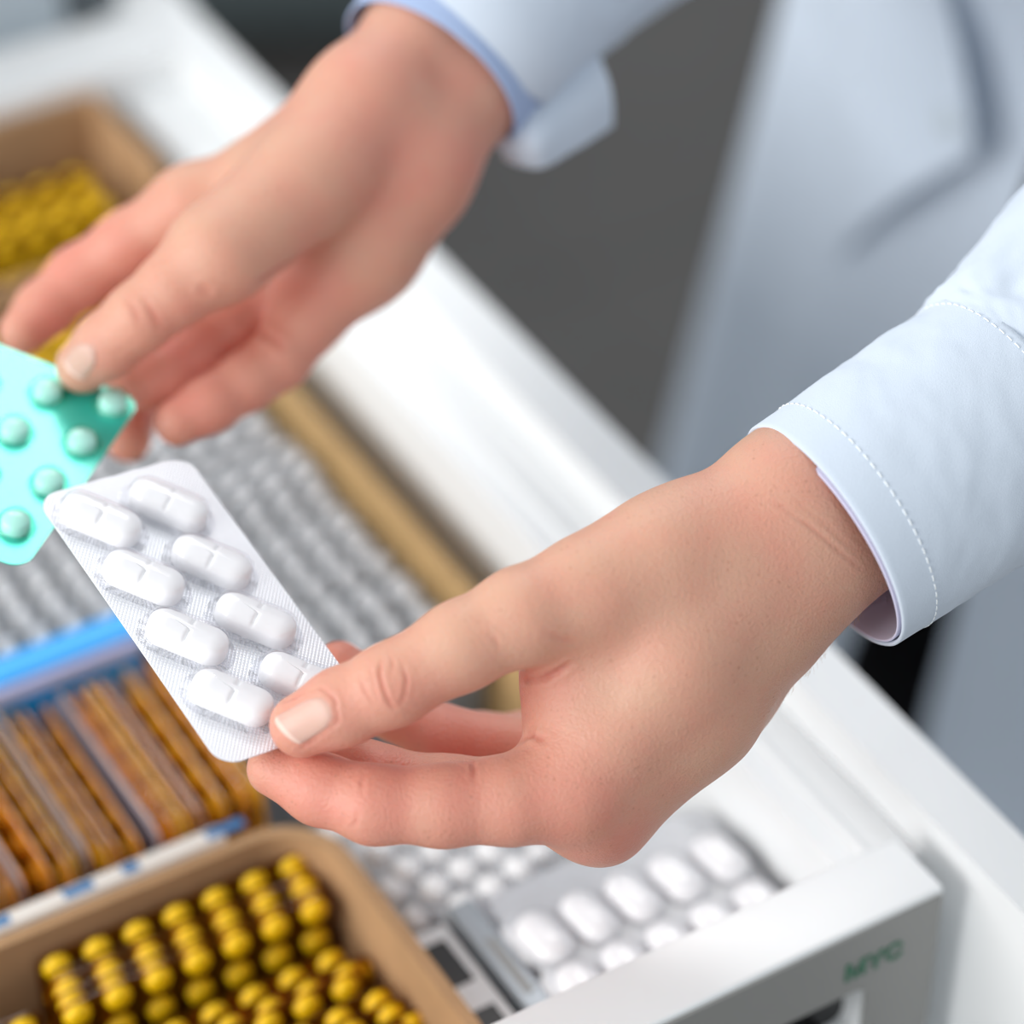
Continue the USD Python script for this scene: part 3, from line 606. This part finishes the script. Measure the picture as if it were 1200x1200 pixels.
def standing_pack(name, label, catg, M, w, h, cols, rows, pitch, vp, dome, msheet, mtab, mback, group, top=.0072, back=True):
    t = thing(name, label, catg, M, group)
    s = round_sheet(w, h, .004, .0005); s.apply_transform(UPR); s.apply_translation([0, 0, -h / 2]); obj('film_sheet', s, msheet, t, smooth=30)
    if back:
        s = round_sheet(w - .0004, h - .0004, .004, .00025); s.apply_transform(UPR); s.apply_translation([0, .00055, -h / 2]); obj('foil_back', s, mback, t, smooth=30)
    for r in range(rows):
        for c in range(cols):
            d = dome.copy(); d.apply_transform(UPR); d.apply_translation([(c - (cols - 1) / 2) * pitch, 0, -top - r * vp]); obj('tablet', d, mtab, t, smooth=45)
    return t
slimdome = loft([(0, .0046), (.0012, .0044), (.0020, .0034), (.0024, .0012)], 0.0, n_arc=8, n_st=3)
lowdome = loft([(0, .0046), (.0019, .0044), (.0031, .0034), (.0037, .0012)], 0.0, n_arc=8, n_st=3)
def DMat(u, v, z, yaw=0.0, tilt=0.0, along=False):
    """A pack's frame in the drawer: its top edge centred at (u, v, z), front towards the drawer's front (or, along, towards -v)."""
    M = DM.copy(); M[:3, 3] = D(u, v, z)
    T = trimesh.transformations
    if along: M = M @ T.rotation_matrix(-math.pi / 2, [0, 0, 1])
    return M @ T.rotation_matrix(yaw, [0, 0, 1]) @ T.rotation_matrix(tilt, [1, 0, 0])
ORD = ['first', 'second', 'third', 'fourth', 'fifth', 'sixth', 'seventh', 'eighth', 'ninth', 'tenth', 'eleventh', 'twelfth']
def nth(k):
    if k < 12: return ORD[k]
    return f'{k + 1}{"th" if 10 < (k + 1) % 100 < 14 else {1: "st", 2: "nd", 3: "rd"}.get((k + 1) % 10, "th")}'
def row(make, spots, label, group):
    first = None
    for k, M in enumerate(spots):
        if first is None: first = make(M, label(k), group)
        else: copy_of(first, M, label(k), group)
    return first
# near carton of yellow packs
ct1 = thing('carton', 'brown cardboard carton holding yellow blister packs at the near left', 'carton')
obj('carton_wall', ringwall(.03, .2985, .4935, .6210, .024, .0042, .804, .882), M_board, ct1, smooth=40)
obj('carton_base', vuz(.036, .292, .499, .6155, .8035, .8045), M_board, ct1)
obj('printed_flap', vuz(.035, .268, .6213, .6277, .83, .8845, .0012), M_boardw, ct1)
for v0, w in ((.213, .010), (.233, .0055), (.262, .013), (.186, .009), (.155, .012)):
    obj('print_mark', vuz(v0, v0 + w, .6225, .6263, .88441, .88465), M_blue, ct1)
spots = [DMat(.6125 - .0044 * k, .245 + rng.normal(0, .0004) - .0005 * k, .8735 - .0006 * k - (0, .003, 0, .002, 0)[k] + rng.normal(0, .0006), rng.normal(0, .009), rng.normal(0.02, .010)) for k in range(5)]
mk = lambda M, l, g: standing_pack('blister_pack', l, 'blister pack', M, .094, .050, 7, 3, .0136, .0140, lowdome, M_ydark, M_ytab, M_amberd, g, back=False, top=.0053)
ypack = row(mk, spots, lambda k: f'yellow blister pack in the near carton, {nth(k)} from the rear wall', 'yellow packs in the near carton')
spots2 = [DMat(.5835 - .0052 * k, .243 + .0012 * k ** .5 + rng.normal(0, .0022) + (.0055 if k % 3 == 1 else 0) - .003, .8600 + .0006 * k - (.0045 if k % 3 == 1 else 0) + rng.normal(0, .0009), rng.normal(0, .009), rng.normal(-.10, .010)) for k in range(15)]
for k, M in enumerate(spots2): copy_of(ypack, M, f'yellow blister pack in the near carton, {nth(k)} of the lower block behind the front', 'yellow packs in the near carton')
spots3 = [DMat(.600 - .0072 * k, .144 + rng.normal(0, .0012), .8690 - .0004 * k + rng.normal(0, .001), rng.normal(0, .012), rng.normal(0, .03)) for k in range(13)]
for k, M in enumerate(spots3): copy_of(ypack, M, f'yellow blister pack at the left of the near carton, {nth(k)} from its rear wall', 'yellow packs in the near carton')
# amber packs on edge behind it, their edges running along the drawer
def mk2(front, tabm):
    return lambda M, l, g: standing_pack('blister_pack', l, 'blister pack', M, .076, .060, 5, 2, .0142, .0150, slimdome, front, tabm, M_backfoil, g, top=.0105)
AM = 'amber packs standing on edge behind the near carton'
protos = []; vv = .287; k = 0
while vv > .085:
    gap = (.0068 if k % 6 in (1, 2) else .0034) + rng.uniform(0, .0012)
    M = DMat(.6765 + rng.normal(0, .0012), vv, .8795 + rng.normal(0, .0012), rng.normal(0, .005), rng.normal(.06, .006), along=True)
    if k % 4 == 3: M = M @ trimesh.transformations.rotation_matrix(math.pi, [0, 0, 1])
    lab = f'amber blister pack on edge behind the printed carton flap, {nth(k)} from the right'
    if k < 2: protos.append(mk2((M_amber, M_amberd)[k], (M_ytab, M_otab)[k])(M, lab, AM))
    else: copy_of(protos[int(rng.random() < .5)], M, lab, AM)
    vv -= gap; k += 1
# blue carton
bcart = thing('medicine_carton', 'bright blue medicine carton standing behind the amber packs', 'carton')
obj('carton_body', vuz(.135, .285, .7200, .7320, .812, .8875, .0012), M_bluebox, bcart)
obj('pale_band', vuz(.1352, .2848, .7177, .7201, .8790, .8850, .0008), M_bluepale, bcart)
for a, b in ((.150, .166), (.186, .194)): obj('print_mark', vuz(a, b, .7202, .7263, .8874, .8877), M_bluepale, bcart)
# silver packs in two rows
GR = 'silver packs standing in rows in the middle of the drawer'
mk3 = lambda M, l, g: standing_pack('blister_pack', l, 'blister pack', M, .088, .060, 7, 1, .0124, .0150, lowdome, M_gfoil, M_gtab, M_gfoil, g, top=.0050, back=False)
spots = [DMat(.662 + .0106 * k + rng.normal(0, .0005), .3425 + rng.normal(0, .0008), .8745 + rng.normal(0, .0008), rng.normal(0, .012), rng.normal(.12, .02)) for k in range(24)]
gpack = row(mk3, spots, lambda k: f'silver blister pack in the right-hand row, {nth(k)} from its near end', GR)
spots = [DMat(.7435 + .0106 * k + rng.normal(0, .0005), .2490 + rng.normal(0, .0010), .8735 + rng.normal(0, .0008), rng.normal(0, .014), rng.normal(.12, .02)) for k in range(17)]
for k, M in enumerate(spots): copy_of(gpack, M, f'silver blister pack in the left-hand row, {nth(k)} from the blue carton', GR)
ln = thing('cardboard_liner', 'brown cardboard liner strip along the right side of the silver packs', 'cardboard')
obj('long_wall', vuz(.3905, .3950, .643, .925, .804, .8835, .001), M_kraft, ln); obj('end_wall', vuz(.20, .3950, .925, .929, .804, .8835, .001), M_board, ln)
# rear carton of yellow packs
ct2 = thing('carton', 'brown cardboard carton at the back of the drawer, mostly empty', 'carton')
obj('carton_wall', vuz(.03, .4000, .9945, .9985, .804, .9130, .001), M_board, ct2); obj('carton_wall', vuz(.3960, .4000, .934, .9945, .804, .9130, .001), M_board, ct2)
obj('carton_wall', vuz(.03, .3960, .934, .938, .804, .8800, .001), M_board, ct2); obj('carton_wall', vuz(.03, .034, .938, .9945, .804, .9070, .001), M_board, ct2)
obj('carton_base', vuz(.035, .3955, .939, .994, .8035, .8045), M_board, ct2)
for k in range(5): copy_of(ypack, DMat(.968 - .0052 * k, .334 + rng.normal(0, .002), .8990 + rng.normal(0, .001), rng.normal(0, .02), rng.normal(0, .03)), f'yellow blister pack in the rear carton, {nth(k)} from its back wall', 'yellow packs in the rear carton')
for k in range(5): copy_of(ypack, DMat(.968 - .0052 * k, .240 + rng.normal(0, .002), .8990 + rng.normal(0, .001), rng.normal(0, .02), rng.normal(0, .03)), f'yellow blister pack at the left of the rear carton, {nth(k)} from its back wall', 'yellow packs in the rear carton')
# packs of large oval tablets lying flat by the front ledge
def flat_pack(name, label, M, w, l, r, cols, rows, pitch, rp, dome, pocket, group):
    t = thing(name, label, 'blister pack', M, group)
    obj('film_sheet', round_sheet(w, l, r, .0005), M_wpack, t, smooth=30)
    for i in range(rows):
        for j in range(cols):
            for nm, d, m in (('tablet', dome, M_tablet), ('film_pocket', pocket, M_film)):
                if d is None: continue
                q = d.copy(); q.apply_transform(trimesh.transformations.rotation_matrix(math.pi / 2 + .12, [0, 0, 1])); q.apply_translation([(j - (cols - 1) / 2) * pitch, (i - (rows - 1) / 2) * rp, 0]); obj(nm, q, m, t, smooth=45)
    return t
big = loft([(0, .0068), (.0016, .0066), (.0032, .0054), (.0041, .0030), (.0043, .0006)], .0040); bigp = loft([(0, .0078), (.0003, .0074), (.0020, .0072), (.0037, .0060), (.0048, .0034), (.0050, .0008)], .0040)
OV = 'packs of large oval tablets by the front ledge'
fp = None
for k in range(11):
    M = DM.copy() @ trimesh.transformations.translation_matrix([.3665 + (0 if k == 10 else rng.normal(0, .0022)), .5265 + (0 if k == 10 else rng.normal(0, .003)), 0.8095 + .0068 * k]) @ trimesh.transformations.rotation_matrix(rng.normal(0, .02) if k < 10 else 0.0, [0, 0, 1])
    lab = 'clear blister pack of large white oval tablets, topmost by the front ledge' if k == 10 else f'white oval tablet pack in the flat pile by the ledge, {nth(9 - k)} below the top'
    if fp is None: fp = flat_pack('blister_pack', lab, M, .0800, .072, .006, 5, 2, .0162, .0235, big, bigp, OV)
    else: copy_of(fp, M, lab, OV)
# round white tablets in packs beside them
rd = loft([(0, .0050), (.0030, .0049), (.0044, .0038), (.0050, .0012)], 0.0, n_arc=10, n_st=3)
rp_ = None
for k, (u, v, z, ya, ti, ro) in enumerate(((.590, .330, .866, .25, -.10, .06), (.602, .352, .860, -.3, -.08, -.08), (.572, .3225, .858, .1, .10, .30), (.618, .330, .854, .5, 0, .1))):
    T = trimesh.transformations
    M = DM.copy() @ T.translation_matrix([v, u, z]) @ T.rotation_matrix(ya, [0, 0, 1]) @ T.rotation_matrix(ti, [1, 0, 0]) @ T.rotation_matrix(ro, [0, 1, 0])
    lab = ('white blister pack of round tablets lying beside the near carton corner', 'white blister pack of round tablets behind the oval tablet packs', 'white blister pack of round tablets leaning by the dark printed box', 'white blister pack of round tablets under the near hand')[k]
    if rp_ is None: rp_ = flat_pack('blister_pack', lab, M, .040, .056, .004, 3, 4, .0122, .0130, rd, None, None)
    else: copy_of(rp_, M, lab)
pb = thing('medicine_carton', 'white medicine carton with black print standing beside the near carton', 'carton')
obj('carton_body', vuz(.3015, .3145, .500, .566, .806, .870, .0008), M_white, pb)
for a, b in ((.541, .560), (.508, .530)): obj('print_mark', vuz(.3025, .3110, a, b, .86985, .8702), M_black, pb)
gs = thing('medicine_carton', 'slim grey medicine carton standing against the oval tablet packs', 'carton')
obj('carton_body', vuz(.3165, .3255, .492, .568, .806, .874, .0008), M_gfoil, gs); obj('print_mark', vuz(.3195, .3225, .525, .550, .87395, .8742), M_face, gs)

T_ = trimesh.transformations
copy_of(ypack, DM @ T_.translation_matrix([.330, .905, .8835]) @ T_.rotation_matrix(.1, [0, 0, 1]) @ T_.rotation_matrix(-math.pi / 2 + .03, [1, 0, 0]), 'yellow blister pack lying flat on the silver packs before the rear carton', 'loose yellow pack')
M_pale = plain('pale_blue_carton_board', (0.62, 0.70, 0.76), 0.5)
pc = thing('medicine_carton', 'pale blue carton standing inside the cabinet behind the drawer', 'carton')
obj('carton_body', vuz(.300, .425, 1.085, 1.25, .7812, .925, .001), M_pale, pc); obj('lid_flap', vuz(.3005, .4245, 1.0855, 1.165, .925, .9262, .0004), M_pale, pc)

# ------------------------------------------------------------------ coat, shirt and trousers on the body
FD = np.array([-.45, -.89, 0]); FD /= np.linalg.norm(FD); RD = np.array([FD[1], -FD[0], 0])          # the way the person faces; their right
AX = np.array([.292, 1.140, 0])
def shell(zs, a, b, p0, p1, n, thick, fold, seed, dz=0.0):
    """An open cloth shell round the body: half-widths a(z), half-depths b(z), from angle p0(z) by way of the back to p1(z)."""
    g = np.zeros((len(zs), n, 3))
    for i, z in enumerate(zs):
        ph = np.linspace(p0(z), p1(z), n)
        q = np.stack([np.sin(ph) * 3, np.cos(ph) * 3, np.full(n, z * 1.1)], 1)
        w = 1 + fold(z) * ((meshkit.fbm(q + seed, 3, seed) - .5) * 1.6 + .35 * np.sin(ph * 11 + 2 * np.sin(ph * 2)))
        g[i] = AX + (a(z) * w * np.sin(ph))[:, None] * RD + (b(z) * w * np.cos(ph))[:, None] * FD + [0, 0, z]
    cc = AX + np.array([0, 0, 1.0]) * zs[:, None]; nv = g - cc[:, None]; nv /= np.linalg.norm(nv, axis=2, keepdims=True)
    return sheet_mesh(g, -nv * thick)
L = lambda z, z0, v0, z1, v1: v0 + (v1 - v0) * min(1, max(0, (z - z0) / (z1 - z0)))
zs = np.linspace(.48, 1.38, 70)
bw = lambda z: L(z, .5, .238, 1.0, .160) if z < 1.0 else L(z, 1.0, .160, 1.30, .205) if z < 1.3 else L(z, 1.3, .205, 1.38, .16)
bd = lambda z: L(z, .5, .195, 1.0, .140) if z < 1.0 else L(z, 1.0, .140, 1.38, .115)
fo = lambda z: L(z, .5, .06, 1.1, .018)
p0 = lambda z: math.radians(L(z, .63, 21, .955, 4) - L(z, .945, 0, .965, 6)); p1 = lambda z: math.radians(360 + L(z, .63, 7, .955, 1))
cshell = shell(zs, bw, bd, p0, p1, 220, .0016, fo, 4); obj('coat_body', cshell, M_coat, coat, smooth=50)
def on_coat(rail, offs):                                  # points a little in front of the coat
    zz = PX(hit(cshell, rail))[:, 2]; return [(x, y, z - o) for (x, y), z, o in zip(rail, zz, offs)]
obj('shirt_body', shell(np.linspace(.90, 1.36, 30), lambda z: bw(z) - .022, lambda z: bd(z) - .020, lambda z: 0, lambda z: 2 * math.pi, 120, .001, lambda z: .01, 8), M_lining, shirt, smooth=50)
# the loose front edge of the coat, folded forward over itself
obj('front_flap', patch((on_coat([(925, -70), (950, 110), (982, 300)], (.001, .004, .014)), on_coat([(1085, -70), (1126, 80), (1136, 182)], (.012, .022, .030))), bulge=.008, n=30, amp=.0015), M_coat, coat, smooth=40)
bt = trimesh.creation.cylinder(.0055, .0018, sections=28); ho = [trimesh.creation.cylinder(.0007, .004, sections=8).apply_translation([x, y, 0]) for x in (-.0013, .0013) for y in (-.0013, .0013)]
bt = tri(man(bt) - manifold3d.Manifold.batch_boolean([man(q) for q in ho], manifold3d.OpType.Add))
bz = -FW + .2 * UP; bz /= np.linalg.norm(bz); bt.apply_transform(frame(P(1112, 140, on_coat([(1112, 140)], [.030])[0][2]), RT, np.cross(bz, RT), bz)); obj('button', bt, M_button, coat, smooth=30)
# trousers
fdt = Field([-.1, .8, .02], [.6, 1.5, .96], .008); tv = fdt.new()
for a, b, ra, rb in [(HIP + [.060, -.035, .03], HIP + [.075, -.045, -.86], .086, .068), (HIP + [-.060, .035, .03], HIP + [-.075, .045, -.86], .086, .068), (HIP + [.05, -.03, .0], HIP + [-.05, .03, 0], .098, .098)]:
    fdt.cone(tv, a, b, ra, rb, .03)
obj('trousers', smooth(surface_nets(tv, fdt.lo, fdt.h), 4), M_trouser, person, smooth=True)
for s in (-1, 1):
    c = HIP + np.array([.075 * -s, -.045 * -s, 0]); c[2] = 0
    sh = manifold3d.Manifold.batch_hull([manifold3d.Manifold.sphere(r, 20).translate(list(c + FD * d + [0, 0, z])) for r, d, z in ((.034, -.06, .036), (.040, .05, .042), (.036, .15, .038), (.03, 0, .07))])
    obj('shoe', tri(sh.trim_by_plane([0, 0, 1], .001)), M_black, person, smooth=True)
# far cabinet on the floor
ctr = np.array([-.05, 3.05]); 
def fbox(c, s, name, m):
    q = rbox(s, .002, 6); q.apply_translation(c); obj(name, q, m, bc)
fbox([-.225, 2.77, .42], [.20, .40, .76], 'cabinet_body', M_teal_bg); fbox([-.225, 2.56, .45], [.18, .018, .66], 'cabinet_door', M_teal_bg); fbox([-.225, 2.77, .02], [.18, .36, .04], 'plinth', M_black); fbox([-.15, 2.546, .55], [.012, .012, .14], 'handle', M_face)
